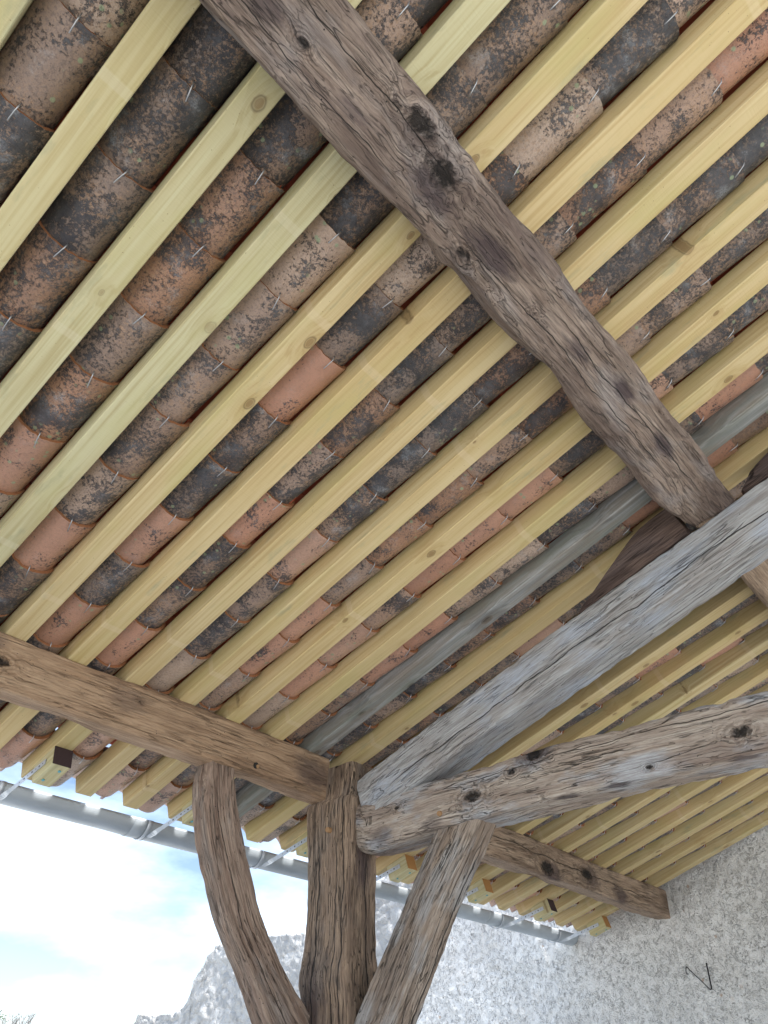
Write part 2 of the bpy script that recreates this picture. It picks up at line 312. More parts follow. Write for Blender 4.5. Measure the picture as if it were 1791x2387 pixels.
def beam(name, stations, side, up, mat, seg=.02, amp=.006, fr=7., rad=.02, K=40, seed=0, fn=None, amp2=.0018, parent=None, edge=0):
    """stations: (centre x,y,z, half width, half height, corner radius); side/up: cross directions. A swept, hand-hewn section."""
    st = [(*p[0], p[1], p[2], p[3] if len(p) > 3 else rad) for p in stations]
    Ltot = sum((Vector(st[i + 1][:3]) - Vector(st[i][:3])).length for i in range(len(st) - 1)); n = max(3, int(Ltot / seg))
    vs, gr, fs = [], [], []; prev = None; s = 0
    for i in range(n + 1):
        q = catmull(st, i / n); c = Vector(q[:3]); hw, hh, r = q[3:6]; r = max(.002, min(r, hw * .98, hh * .98))
        if prev is not None: s += (c - prev).length
        prev = c
        for k in range(K):
            # walk the perimeter of a rounded rectangle
            per = 4 * (hw + hh); t = (k + .5) / K * per
            def pt(t):
                t %= per
                if t < 2 * hh: return hw, -hh + t
                t -= 2 * hh
                if t < 2 * hw: return hw - t, hh
                t -= 2 * hw
                if t < 2 * hh: return -hw, hh - t
                t -= 2 * hh; return -hw + t, -hh
            a, b = pt(t)
            ca = max(-(hw - r), min(hw - r, a)); cb = max(-(hh - r), min(hh - r, b)); da, db = a - ca, b - cb; l = math.hypot(da, db)
            if l > r: a, b = ca + da / l * r, cb + db / l * r
            nx, ny = (da / l, db / l) if l > 1e-6 else ((1 if abs(a) > hw - .001 else 0) * (1 if a > 0 else -1), (1 if abs(b) > hh - .001 else 0) * (1 if b > 0 else -1))
            d = amp * noise.noise(Vector((s * fr * .45 + seed, a * fr * 1.6, b * fr * 1.6))) * 1.6 + amp2 * noise.noise(Vector((s * 22 + seed, a * 110, b * 110))) * 1.5
            if edge and abs(abs(a) - hw) < .03 and abs(abs(b) - hh) < .03: d -= edge * max(0, noise.noise(Vector((s * 14 + seed, (a > 0) * 3., (b > 0) * 5.))))
            if fn: d += fn(s, a, b)
            a2, b2 = a + nx * d, b + ny * d
            vs.append(c + side * a2 + up * b2); gr.append((s, a2, b2))
    for i in range(n):
        for k in range(K):
            k2 = (k + 1) % K; fs.append((i * K + k, i * K + k2, (i + 1) * K + k2, (i + 1) * K + k))
    fs.append(tuple(range(K - 1, -1, -1))); fs.append(tuple(n * K + k for k in range(K)))
    me = mesh(name, vs, fs, gr, True)
    bm = bmesh.new(); bm.from_mesh(me); bmesh.ops.recalc_face_normals(bm, faces=bm.faces); bm.to_mesh(me); bm.free()
    try: me.set_sharp_from_angle(angle=R(42))
    except Exception: pass
    return link(name, me, mat, parent)
def tube(pts, r, K=8, cap=True):
    vs, fs = [], []
    for i, p in enumerate(pts):
        p = Vector(p); t = (Vector(pts[min(i + 1, len(pts) - 1)]) - Vector(pts[max(i - 1, 0)])).normalized()
        a = t.orthogonal().normalized() if i == 0 else (a - t * a.dot(t)).normalized(); b = t.cross(a)
        rr = r[i] if isinstance(r, (list, tuple)) else r
        for k in range(K): f = 2 * math.pi * k / K; vs.append(p + a * math.cos(f) * rr + b * math.sin(f) * rr)
    for i in range(len(pts) - 1):
        for k in range(K): fs.append((i * K + k, i * K + (k + 1) % K, (i + 1) * K + (k + 1) % K, (i + 1) * K + k))
    if cap: fs.append(tuple(range(K - 1, -1, -1))); fs.append(tuple((len(pts) - 1) * K + k for k in range(K)))
    return vs, fs
def add(A, B):
    n = len(A[0]); A[0].extend(B[0]); A[1].extend([tuple(i + n for i in f) for f in B[1]])
def boxm(x0, x1, y0, y1, z0, z1, ch=.002):
    bm = bmesh.new(); bmesh.ops.create_cube(bm, size=1)
    for v in bm.verts: v.co = Vector((x0 if v.co.x < 0 else x1, y0 if v.co.y < 0 else y1, z0 if v.co.z < 0 else z1))
    if ch: bmesh.ops.bevel(bm, geom=bm.edges[:], offset=ch, segments=1, affect='EDGES')
    me = bpy.data.meshes.new('m'); bm.to_mesh(me); bm.free(); return me

# ------------------------------------------------------------------ ground and walls
def ground():
    bm = bmesh.new(); bmesh.ops.create_grid(bm, x_segments=120, y_segments=120, size=400)
    for v in bm.verts:
        d = math.hypot(v.co.x, v.co.y); v.co.z = -.02 + (noise.noise(v.co * .02) * 1.5 if d > 40 else 0)
    me = bpy.data.meshes.new('ground'); bm.to_mesh(me); bm.free()
    g = G('gravel'); v = g.obj(); c = g.mix(g.map(g.noise(v, 40, 4), .4, .6), (.50, .495, .48), (.41, .405, .395)); c = g.mix(g.map(g.noise(v, .12, 3), .5, .6, 0., .3), c, (.25, .26, .15))
    m = g.done(c, .95, g.bump(g.noise(v, 60, 4), .01)); o = link('ground', me, m); o['kind'] = 'structure'; return o
ground()
def wall_mesh(name, prof, x_of, y0, y1, thick, mat, st, dispfn):
    """a thick wall seen from -x; prof(y) gives the height of its top"""
    ny = int((y1 - y0) / st); vs, fs = [], []; zb = 1.25; nz = 0
    zmax = max(prof(y0 + (y1 - y0) * i / ny) for i in range(ny + 1)); nz = int((zmax - zb) / st)
    for i in range(ny + 1):
        y = y0 + (y1 - y0) * i / ny; top = prof(y)
        for j in range(nz + 1):
            z = zb + (top - zb) * j / nz; vs.append(Vector((x_of(y), y, z)) + Vector((-dispfn(y, z), 0, 0)))
        vs.append(Vector((x_of(y) + thick, y, top + .01)))
        vs.append(Vector((x_of(y) + thick, y, -.05))); vs.append(Vector((x_of(y), y, -.05)))
    K = nz + 4
    for i in range(ny):
        for j in range(K): j2 = (j + 1) % K; fs.append((i * K + j, i * K + j2, (i + 1) * K + j2, (i + 1) * K + j))
    fs.append(tuple(range(K))); fs.append(tuple(ny * K + j for j in range(K)))
    me = mesh(name, vs, fs, None, True)
    bm = bmesh.new(); bm.from_mesh(me); bmesh.ops.recalc_face_normals(bm, faces=bm.faces); bm.to_mesh(me); bm.free()
    return link(name, me, mat)
def interp(T, y):
    if y <= T[0][0]: return T[0][1]
    for (a, b), (c, d) in zip(T, T[1:]):
        if y <= c: return b + (d - b) * (y - a) / (c - a)
    return T[-1][1]
def dplaster(y, z):
    p = Vector((y, z, 0)); w_ = Vector((noise.noise(p * 9), noise.noise(p * 9 + Vector((5, 5, 5))), 0)) * .04
    return .03 * noise.noise(p * 1.3) + .010 * noise.noise((p + w_) * 13) + .009 * noise.noise((p + w_) * 24)
def drubble(y, z):
    p = Vector((y, z, 1.3)); w_ = Vector((noise.noise(p * 5), noise.noise(p * 5 + Vector((5, 5, 5))), 0)) * .05
    d, _ = noise.voronoi((p + w_) * 8.5)
    return .05 * noise.noise(p * 2) + .05 * (min(.5, d[1] - d[0])) + .015 * noise.noise(p * 30)
wx = lambda y: 6.035 + .07 * (y - 1.6)
o = wall_mesh('rendered_wall', lambda y: interp([(-3.4, 5.0), (-2, 4.6), (0, 4.4), (3.0, 3.9), (4.2, 3.75), (5.3, 3.6)], y), wx, -3.4, 5.3, .5, M['wall'], .022, dplaster)
tag(o, 'pale rough-cast plaster wall closing the right end of the roof', 'wall')
RT = [(5.3, 3.58), (5.9, 3.3), (6.4, 3.05), (6.9, 2.965), (7.4, 2.99), (8.2, 3.0), (8.45, 2.965), (8.58, 2.86), (8.63, 2.755), (8.75, 2.66), (8.8, 2.47), (8.9, 2.40), (9.05, 2.31), (9.48, 2.29), (9.85, 2.31), (9.95, 2.22), (10.0, 1.9)]
o = wall_mesh('rubble_wall', lambda y: interp(RT, y) + .016 * noise.noise(Vector((y * 9, 0, 0))), lambda y: 6.3 - .008 * (y - 5), 5.302, 10., .6, M['rubble'], .028, drubble)
tag(o, 'broken stepped rubble stone wall outside beyond the post', 'wall')

# ------------------------------------------------------------------ timber frame
purl = lambda s, a, b: .010 * noise.noise(Vector((s * 3.3, 2, 0))) + (-.022 * max(0, 1 - abs(s - 2.72) / .07) if a > .05 and b < -.03 else 0) + (.016 * max(0, 1 - abs(s - 2.61) / .06) if a > .05 else 0)
st = []
for x, dl, dr in [(-1.7, .02, .01), (-.9, .01, .0), (-.2, .006, .0), (.1, .004, .0), (.4, .0, .0), (.8, .0, .0), (1.2, -.003, .003), (1.6, -.003, .0), (2.0, .004, .0), (2.3, .0, .0), (2.42, -.012, .004), (2.48, -.03, .012), (2.5, -.06, .03)]:
    yl, yr = .664 + dl, .470 + dr; yc = (yl + yr) / 2; c = W(x, yc, -.0885); st.append((tuple(c), (yl - yr) / 2 / CA, .086, .022))
purlin = beam('purlin', st, Vector((0, CA, -SA)), Nn, M['purlin'], seg=.014, amp=.019, fr=6, K=56, fn=purl, seed=1, amp2=.0022, edge=.014)
tag(purlin, 'big knotty old oak purlin crossing under the yellow rafters', 'beam', 'oak purlins')
st = []
for x in (2.44, 2.6, 2.9, 3.3, 3.8, 4.5, 5.4, 6.3):
    c = W(x, .56, -.0885); st.append((tuple(c), .088, .086, .02))
p2 = beam('purlin', st, Vector((0, CA, -SA)), Nn, M['plate_far'], seg=.03, amp=.006, fr=6, K=32, seed=5)
tag(p2, 'squared brown purlin end at the right edge beyond the principal rafter', 'beam', 'oak purlins')

def wane(s, a, b): return -.028 * max(0, noise.noise(Vector((s * 3.1, 4, 0))) + .1) if (a > .0 and b < -.02) else 0
def plate(x0, x1, mat, label, seed, half):
    n = max(3, int((x1 - x0) / .3)); st = []
    for i in range(n + 1):
        x = x0 + (x1 - x0) * i / n; ztop = ZR - TA * 2.534; zb = 2.658
        st.append(((x, 2.534 + half, (ztop + zb) / 2), half, (ztop - zb) / 2, .012))
    o = beam('wall_plate', st, Vector((0, 1, 0)), Vector((0, 0, 1)), mat, seg=.025, amp=.006, fr=4, K=48, seed=seed, fn=wane, amp2=.001, edge=.006)
    return tag(o, label, 'beam', 'oak wall plates')
pl1 = plate(-1.7, 2.40, M['plate'], 'brown oak wall plate from the left edge into the post', 3, .055)
pl2 = plate(2.55, 6.24, M['plate_far'], 'oak wall plate with dark hollows running from the post into the plaster wall', 9, .062)
vs, fs = tube([(1.955, 2.545, 2.70), (1.955, 2.526, 2.70)], .013, 14)
link('peg_hole', mesh('peg_hole', vs, fs), M['black'], pl1)
vs, fs = tube([(1.962, 2.54, 2.697), (1.962, 2.523, 2.697)], .008, 12)
link('peg', mesh('peg', vs, fs), M['peg'], pl1)

# post: origin section in x (side) and y (up)
pst = []
for z, xl, xr, yi, yo, r in [(-.05, 2.36, 2.64, 2.30, 2.70, .04), (1.0, 2.37, 2.63, 2.31, 2.68, .03), (1.5, 2.385, 2.62, 2.33, 2.66, .03), (1.8, 2.385, 2.61, 2.345, 2.60, .03), (1.95, 2.385, 2.597, 2.352, 2.635, .03),
                           (2.05, 2.388, 2.580, 2.355, 2.615, .02), (2.2, 2.39, 2.568, 2.358, 2.615, .016), (2.4, 2.39, 2.566, 2.36, 2.63, .016), (2.55, 2.39, 2.565, 2.36, 2.655, .016), (2.642, 2.39, 2.565, 2.36, 2.66, .016),
                           (2.658, 2.39, 2.562, 2.362, 2.60, .016), (2.72, 2.39, 2.556, 2.364, 2.58, .014), (2.806, 2.392, 2.55, 2.37, 2.57, .014)]:
    pst.append((((xl + xr) / 2, (yi + yo) / 2, z), (xr - xl) / 2, (yo - yi) / 2, r))
post = beam('post', pst, Vector((1, 0, 0)), Vector((0, 1, 0)), M['post'], seg=.014, amp=.007, fr=5, K=64, seed=12, amp2=.003)
tag(post, 'deeply grained upright oak post carrying the wall plate', 'post')
vs, fs = tube([(2.40, 2.485, 2.515), (2.375, 2.483, 2.513), (2.362, 2.481, 2.512)], [.013, .0125, .011], 14)
link('peg', mesh('peg', vs, fs), M['peg'], post)

# tie beam (level, runs towards the camera side); side = x, up = z
tst = []
for y, zt, zb, xl, xr, r in [(2.365, 2.626, 2.425, 2.422, 2.565, .05), (2.30, 2.630, 2.405, 2.42, 2.585, .05), (2.2, 2.631, 2.412, 2.42, 2.60, .035), (2.0, 2.631, 2.425, 2.42, 2.605, .022), (1.7, 2.631, 2.44, 2.42, 2.605, .018), (1.3, 2.64, 2.446, 2.42, 2.605, .018),
                           (1.0, 2.636, 2.445, 2.42, 2.60, .018), (.6, 2.628, 2.44, 2.42, 2.60, .018), (.2, 2.62, 2.435, 2.42, 2.60, .018), (-.6, 2.61, 2.43, 2.42, 2.60, .02), (-1.6, 2.6, 2.42, 2.42, 2.6, .02)]:
    tst.append((((xl + xr) / 2, y, (zt + zb) / 2), (xr - xl) / 2, (zt - zb) / 2, r))
tie = beam('tie_beam', tst, Vector((1, 0, 0)), Vector((0, 0, 1)), M['tie'], seg=.014, amp=.006, fr=6, K=56, seed=21, amp2=.0022, edge=.012)
tag(tie, 'thick pale grey tie beam with a round knot hole, level from post to right edge', 'beam')
vs, fs = tube([(2.43, 1.875, 2.484), (2.408, 1.875, 2.482), (2.402, 1.875, 2.482)], [.0115, .011, .009], 14)
link('peg', mesh('peg', vs, fs), M['peg'], tie)
def mark(segs, o):     # scribed strokes of the carpenter's mark VIII
    A = ([], [])
    for (y0, z0, y1, z1) in segs: add(A, tube([(2.4185, y0, z0), (2.4185, y1, z1)], .0011, 6))
    return link('carved_mark', mesh('carved_mark', *A), M['black'], o)
my, mz = 2.288, 2.508
mark([(my + .010, mz + .034, my + .005, mz - .0), (my - .006, mz + .034, my + .004, mz - .0), (my - .012, mz + .034, my - .0115, mz + .0), (my - .018, mz + .034, my - .0175, mz + .0), (my - .024, mz + .036, my - .0235, mz + .001)], tie)

# principal rafter: parallel to the slope, under the rafters
prs = []
for y, off, hgt, xl, xr in [(2.43, .178, .20, 2.425, 2.55), (2.2, .178, .20, 2.42, 2.575), (1.9, .175, .195, 2.42, 2.585), (1.5, .172, .19, 2.42, 2.59), (1.0, .172, .183, 2.42, 2.60), (.5, .176, .178, 2.42, 2.60), (.0, .174, .178, 2.42, 2.60), (-.6, .172, .178, 2.42, 2.6), (-1.3, .172, .178, 2.42, 2.6)]:
    prs.append((tuple(W((xl + xr) / 2, y, -off - hgt / 2)), (xr - xl) / 2, hgt / 2, .009))
prin = beam('principal_rafter', prs, Vector((1, 0, 0)), Nn, M['principal'], seg=.018, amp=.005, fr=5, K=56, seed=31, amp2=.0012, edge=.01)
tag(prin, 'bluish pale principal rafter sloping from the post up to the right edge', 'beam')

# cleat wedged between principal and purlin; also builds the dark shadow block
def cleat(pts, x0, x1, label, seed):
    n = 10; K = len(pts); P = []
    fine = []
    for i in range(K):
        a, b = Vector(pts[i]), Vector(pts[(i + 1) % K])
        m = max(1, int((b - a).length / .02))
        for j in range(m): fine.append(a.lerp(b, j / m))
    K = len(fine); vs, gr, fs = [], [], []
    cen = sum(fine, Vector((0, 0))) / K
    for i in range(n + 1):
        x = x0 + (x1 - x0) * i / n; sc_ = 1 - .04 * (abs(i - n / 2) / (n / 2)) ** 4
        for p in fine:
            q = cen + (p - cen) * sc_ * (1 + .05 * noise.noise(Vector((p.x * 12, p.y * 12, x * 8 + seed))))
            vs.append(W(x, q.x, q.y)); gr.append((q.x, x - (x0 + x1) / 2, q.y))
    for i in range(n):
        for k in range(K): k2 = (k + 1) % K; fs.append((i * K + k, i * K + k2, (i + 1) * K + k2, (i + 1) * K + k))
    fs.append(tuple(range(K))); fs.append(tuple(n * K + k for k in range(K)))
    me = mesh('cleat_or_shade_block', vs, fs, gr, True); bm = bmesh.new(); bm.from_mesh(me); bmesh.ops.recalc_face_normals(bm, faces=bm.faces); bm.to_mesh(me); bm.free()
    try: me.set_sharp_from_angle(angle=R(35))
    except Exception: pass
    return tag(link('cleat_or_shade_block', me, M['cleat']), label, 'wedge', 'cleats on the principal rafter')
cleat([(1.20, -.172), (1.168, -.152), (1.09, -.122), (1.014, -.085), (.93, -.05), (.85, -.018), (.80, -.003), (.672, -.003), (.668, -.06), (.672, -.172)], 2.425, 2.53, 'dark triangular wooden cleat propping the lower side of the big purlin', 1)
cleat([(.44, -.170), (.44, -.10), (.38, -.055), (.30, -.03), (.18, -.012), (.05, -.03), (-.05, -.06), (-.1, -.170)], 2.50, 2.59, 'dark block standing in for the black shadow above the big purlin', 6)  # added block, its dark body stands in for the shadow upslope of the purlin

# straight brace from post to tie beam
bs = []
for (yl, zl), (yr, zr) in [((2.56, 1.45), (2.38, 1.45)), ((2.40, 1.70), (2.205, 1.70)), ((2.305, 1.85), (2.115, 1.84)), ((2.218, 1.978), (2.04, 1.96)), ((2.06, 2.22), (1.895, 2.18)), ((1.946, 2.39), (1.78, 2.33)), ((1.917, 2.437), (1.748, 2.372)), ((1.875, 2.50), (1.70, 2.44))]:
    a = Vector((0, yl, zl)); b = Vector((0, yr, zr)); m = (a + b) / 2; bs.append(((2.495, m.y, m.z), .062, (a - b).length / 2, .008))
bup = Vector((0, .955, .297)).normalized()
br = beam('brace', bs, Vector((1, 0, 0)), bup, M['brace'], seg=.014, amp=.005, fr=5, K=56, seed=41, amp2=.0035)
tag(br, 'straight weathered brace rising from the post to the tie beam', 'brace', 'oak braces')
# curved brace from post to wall plate
cs = [((1.790, 2.665), .068), ((1.83, 2.54), .062), ((1.872, 2.37), .092), ((1.952, 2.22), .08), ((2.02, 2.10), .08), ((2.155, 1.935), .09), ((2.275, 1.815), .098), ((2.44, 1.62), .10), ((2.56, 1.48), .10)]
import itertools
L1 = [(1.728, 2.66), (1.733, 2.549), (1.781, 2.381), (1.872, 2.212), (1.942, 2.092), (2.065, 1.941), (2.177, 1.788), (2.33, 1.60), (2.46, 1.46)]
L2 = [(1.855, 2.66), (1.888, 2.535), (1.962, 2.375), (2.035, 2.235), (2.105, 2.118), (2.245, 1.96), (2.375, 1.845), (2.52, 1.70), (2.64, 1.58)]
vsx = []
def curved():
    n = 90; K = 52; vs, gr, fs = [], [], []; s = 0; prev = None; y0, y1 = 2.540, 2.645
    A = [(a[0], a[1]) for a in L1]; B = [(b[0], b[1]) for b in L2]
    for i in range(n + 1):
        a = catmull(A, i / n); b = catmull(B, i / n); a = Vector((a[0], 0, a[1])); b = Vector((b[0], 0, b[1])); c = (a + b) / 2; sd_ = (b - a).normalized(); hw = (b - a).length / 2; hh = (y1 - y0) / 2
        if prev is not None: s += (c - prev).length
        prev = c; c = c + Vector((0, (y0 + y1) / 2, 0)); r = .010
        for k in range(K):
            per = 4 * (hw + hh); t = (k + .5) / K * per
            if t < 2 * hh: p, q = hw, -hh + t
            elif t < 2 * hh + 2 * hw: p, q = hw - (t - 2 * hh), hh
            elif t < 4 * hh + 2 * hw: p, q = -hw, hh - (t - 2 * hh - 2 * hw)
            else: p, q = -hw + (t - 4 * hh - 2 * hw), -hh
            cp = max(-(hw - r), min(hw - r, p)); cq = max(-(hh - r), min(hh - r, q)); dp, dq = p - cp, q - cq; l = math.hypot(dp, dq) or 1
            if l > r: p, q = cp + dp / l * r, cq + dq / l * r
            d = .006 * noise.noise(Vector((s * 3 + 50, p * 8, q * 8))) + .003 * noise.noise(Vector((s * 20, p * 100, q * 100))) * 1.3
            d += -.006 * max(0, noise.noise(Vector((s * 16, 3, q * 20)))) * (1 if p > hw * .8 else 0)
            p += dp / l * d; q += dq / l * d
            vs.append(c + sd_ * p + Vector((0, 1, 0)) * q); gr.append((s, p, q))
    for i in range(n):
        for k in range(K): k2 = (k + 1) % K; fs.append((i * K + k, i * K + k2, (i + 1) * K + k2, (i + 1) * K + k))
    fs.append(tuple(range(K))); fs.append(tuple(n * K + k for k in range(K)))
    me = mesh('brace', vs, fs, gr, True); bm = bmesh.new(); bm.from_mesh(me); bmesh.ops.recalc_face_normals(bm, faces=bm.faces); bm.to_mesh(me); bm.free()
    try: me.set_sharp_from_angle(angle=R(42))
    except Exception: pass
    return link('brace', me, M['brace_curved'])
tag(curved(), 'curved reddish brown brace bowing from the post up to the wall plate', 'brace', 'oak braces')

# ------------------------------------------------------------------ rafters
RX = [-.435 - .25 * k for k in range(5, 0, -1)] + [-.435, -.185, .065, .314, .566, .815, 1.062, 1.307, 1.5625, 1.8065, 2.061, 2.305, 2.553, 2.80, 3.045, 3.292, 3.552, 3.80, 4.06, 4.335, 4.61, 4.865, 5.13, 5.395, 5.655, 5.93]
GREY = RX.index(2.305)
YT, YB, DEP = -3.6, 3.262, .087
def rafter_mesh(seed, cut=.0):
    r_ = random.Random(seed); n = 40; Lr = (YB - YT) / CA; vs, fs = [], []; ch = .0025; hw = .0395
    sec = [(-hw + ch, 0), (hw - ch, 0), (hw, ch), (hw, DEP - ch), (hw - ch, DEP), (-hw + ch, DEP), (-hw, DEP - ch), (-hw, ch)]
    for i in range(n + 1):
        t = Lr * i / n; dx = .0022 * noise.noise(Vector((t * .9, seed * 7.1, 0)))
        for (a, b) in sec:
            e = 0 if b < .01 else .001 * noise.noise(Vector((t * 3, a * 40, seed)))
            yy = t
            if i == n and b < .03: yy = t - .012
            vs.append((a + dx + e, yy, b))
    for i in range(n):
        for k in range(8): k2 = (k + 1) % 8; fs.append((i * 8 + k, i * 8 + k2, (i + 1) * 8 + k2, (i + 1) * 8 + k))
    fs.append(tuple(range(7, -1, -1))); fs.append(tuple(n * 8 + k for k in range(8)))
    me = mesh('rafter', vs, fs); bm = bmesh.new(); bm.from_mesh(me); bmesh.ops.recalc_face_normals(bm, faces=bm.faces); bm.to_mesh(me); bm.free(); return me
RM = {}
for key, mt in (('pine', M['pine']), ('pine_green', M['pine_green']), ('grey_pine', M['grey_pine'])):
    RM[key] = [rafter_mesh(s + len(key)) for s in range(4)]
    for m_ in RM[key]: m_.materials.append(mt)
ORD = ['nearest' if k < 0 else w_ for k, w_ in enumerate(['zeroth', 'first', 'second', 'third', 'fourth', 'fifth', 'sixth', 'seventh', 'eighth', 'ninth', 'tenth', 'eleventh', 'twelfth', 'thirteenth', 'fourteenth', 'fifteenth', 'sixteenth', 'seventeenth', 'eighteenth', 'nineteenth'])] + ['%dth' % k for k in range(20, 40)]
rafters = []
for i, x in enumerate(RX):
    key = 'grey_pine' if i == GREY else ('pine_green' if x < .7 else 'pine')
    o = bpy.data.objects.new('rafter', RM[key][i % 4]); C.objects.link(o)
    o.matrix_world = roofm(x, YT, 0); rafters.append(o)
    if i == GREY: lab = 'weathered grey rafter with dark knots among the yellow ones'
    elif i < GREY: lab = 'yellow pine rafter, %s to the left of the grey rafter' % ORD[GREY - i]
    else: lab = 'yellow pine rafter, %s to the right of the grey rafter' % ORD[i - GREY]
    tag(o, lab, 'rafter', 'sawn rafters side by side under the tiles')

# blocks screwed under some rafter tails, with the gutter brackets
hw = .0405
blk = boxm(-.041, .041, 0, .155, -.085, -.001, .003)
blk2 = boxm(-.0405, .0405, -.002, .0005, -.084, -.002, 0)
vs, fs = tube([(0, 0, -.0845), (0, 0, -.0885)], .0065, 12); scr = mesh('screw', vs, fs)
vs, fs = tube([(0, 0, -.0884), (0, 0, -.0892)], .0032, 8); scr2 = mesh('screw', vs, fs)
BLK = {1.307: 1, 2.061: 0, 2.80: 1, 3.552: 1, 4.335: 0, 5.13: 1, 5.93: 1}
blocks = {}
for i, x in enumerate(RX):
    if x not in BLK: continue
    dk = BLK[x]
    mw = roofm(x, 3.005, 0)
    b = link('tail_block', blk, M['pine_green'], rafters[i], mw)
    e = link('sawn_end', blk2.copy(), None, b, mw); e.data.materials.clear(); e.data.materials.append(M['dark_wood'] if x in (1.307, 2.061, 5.13) else M['endgrain'])
    for yy, xx in ((.035, .012), (.115, -.012)):
        s = link('screw', scr, M['screw'], b, mw @ Matrix.Translation((xx, yy, 0)))

# ------------------------------------------------------------------ gutter and brackets
GY, GZ, GR = 3.450, 2.632, .070
def gutter():
    vs, fs = [], []; xs = [-1.8]; 
    while xs[-1] < 6.20: xs.append(min(6.20, xs[-1] + .15))
    prof = []
    n = 22
    for k in range(n + 1):
        a = math.pi * k / n; prof.append((-math.cos(a), -math.sin(a), 1))
    for k in range(8):   # rolled outer bead
        a = math.pi * .5 - 2 * math.pi * k / 8; prof.append((1 + .11 * math.cos(a) + .11, .11 * math.sin(a), 0))
    for ix, x in enumerate(xs):
        r = GR + (.0025 if x > 1.92 else 0); dz = -.004 * math.sin(x * .9) + .001 * noise.noise(Vector((x * 3, 0, 0)))
        for (a, b, c) in prof: vs.append((x, GY + a * r, GZ + b * r + dz))
    K = len(prof)
    for i in range(len(xs) - 1):
        for k in range(K - 1): fs.append((i * K + k, i * K + k + 1, (i + 1) * K + k + 1, (i + 1) * K + k))
    me = mesh('gutter', vs, fs, None, True); o = link('gutter', me, M['zinc'])
    md = o.modifiers.new('thick', 'SOLIDIFY'); md.thickness = .0012; md.offset = 0
    tag(o, 'half-round zinc gutter hanging along the eave', 'gutter')
    def lap(xa, xb):   # soldered lap: a slightly larger sleeve
        v, f = [], []; n2 = 22
        for x in (xa, xb):
            for k in range(n2 + 1): a = math.pi * k / n2; v.append((x, GY - math.cos(a) * (GR + .0045), GZ - math.sin(a) * (GR + .0045) - .004 * math.sin(x * .9)))
        for k in range(n2): f.append((k, k + 1, n2 + 2 + k, n2 + 1 + k))
        l = link('lap_joint', mesh('lap', v, f, None, True), M['zinc'], o); md = l.modifiers.new('t', 'SOLIDIFY'); md.thickness = .001
    lap(1.92, 2.02); lap(4.9, 4.93)
    v = [(6.2, GY - math.cos(math.pi * k / 16) * GR, GZ - math.sin(math.pi * k / 16) * GR + .002) for k in range(17)]
    v2 = [(6.203, p[1], p[2]) for p in v]
    link('end_cap', mesh('cap', v + v2, [tuple(range(17)), tuple(range(33, 16, -1))] + [(k, k + 1, k + 18, k + 17) for k in range(16)]), M['zinc'], o)
    return o
gutter()
def bracket_meshes():
    A = ([], []); n = 20; v, f = [], []
    r1, r2 = GR + .0055, GR + .0085
    for k in range(n + 1):
        a = math.pi * k / n
        for r in (r1, r2):
            for xx in (-.012, .012): v.append((xx, -math.cos(a) * r, -math.sin(a) * r))
    for k in range(n):
        b = k * 4; c = b + 4
        f += [(b, c, c + 1, b + 1), (b + 2, b + 3, c + 3, c + 2), (b, b + 2, c + 2, c), (b + 1, c + 1, c + 3, b + 3)]
    f += [(0, 1, 3, 2), (4 * n, 4 * n + 2, 4 * n + 3, 4 * n + 1)]
    return mesh('band', v, f, None, True)
bandm = bracket_meshes()
# perforated flat strap from under the gutter up to the side of the tail block
def strap_mesh(p0, p1):
    p0, p1 = Vector(p0), Vector(p1); d = (p1 - p0).normalized(); wv = Vector((1, 0, 0)).cross(d).normalized(); v, f = [], []
    n = 24; L_ = (p1 - p0).length
    for i in range(n + 1):
        t = i / n; tw = min(1, max(0, (t - .0) / .25)); c = p0.lerp(p1, t)
        side = (Vector((1, 0, 0)) * (1 - tw) + wv * tw).normalized(); nor = side.cross(d).normalized()
        for s in (-1, 1):
            for h in (-1, 1): v.append(c + side * s * .0115 + nor * h * .001)
    for i in range(n):
        b = i * 4; c = b + 4
        f += [(b, c, c + 1, b + 1), (b + 2, b + 3, c + 3, c + 2), (b, b + 2, c + 2, c), (b + 1, c + 1, c + 3, b + 3)]
    f += [(0, 1, 3, 2), (4 * n, 4 * n + 2, 4 * n + 3, 4 * n + 1)]
    holes = []
    for k, t in enumerate((.45, .55, .63, .72, .80, .87, .94)):
        c = p0.lerp(p1, t) - Vector((.0012, 0, 0)); holes.append((c, .0042 if k % 2 else .0022))
    return mesh('strap', v, f), holes
BP = {1.307: 'nearest, at the left edge', 2.061: 'beside the curved brace', 2.80: 'between post and straight brace', 3.552: 'half behind the straight brace', 4.335: 'just right of the straight brace', 5.13: 'second from the wall end', 5.93: 'last one by the plaster wall'}
for x in BLK:
    xb = x - .044
    e = bpy.data.objects.new('gutter_bracket', None); e.location = (xb, GY, GZ); C.objects.link(e); bpy.context.view_layer.update()
    tag(e, 'galvanised gutter bracket with perforated strap, ' + BP[x], 'bracket', 'gutter brackets along the eave')
    bo = link('band', bandm, M['strap'], e, Matrix.Translation((xb - .012, GY, GZ - .004)))
    p1 = W(xb, 3.055, -.045); p0 = Vector((xb - .006, GY - .07, GZ - .079))
    me, holes = strap_mesh(p0, p1); s = link('strap', me, M['strap'], e, Matrix.Identity(4))
    A = ([], [])
    for c, r in holes: add(A, tube([c, c - Vector((.0006, 0, 0))], r, 10))
    link('hole', mesh('hole', *A), M['black'], s, Matrix.Identity(4))

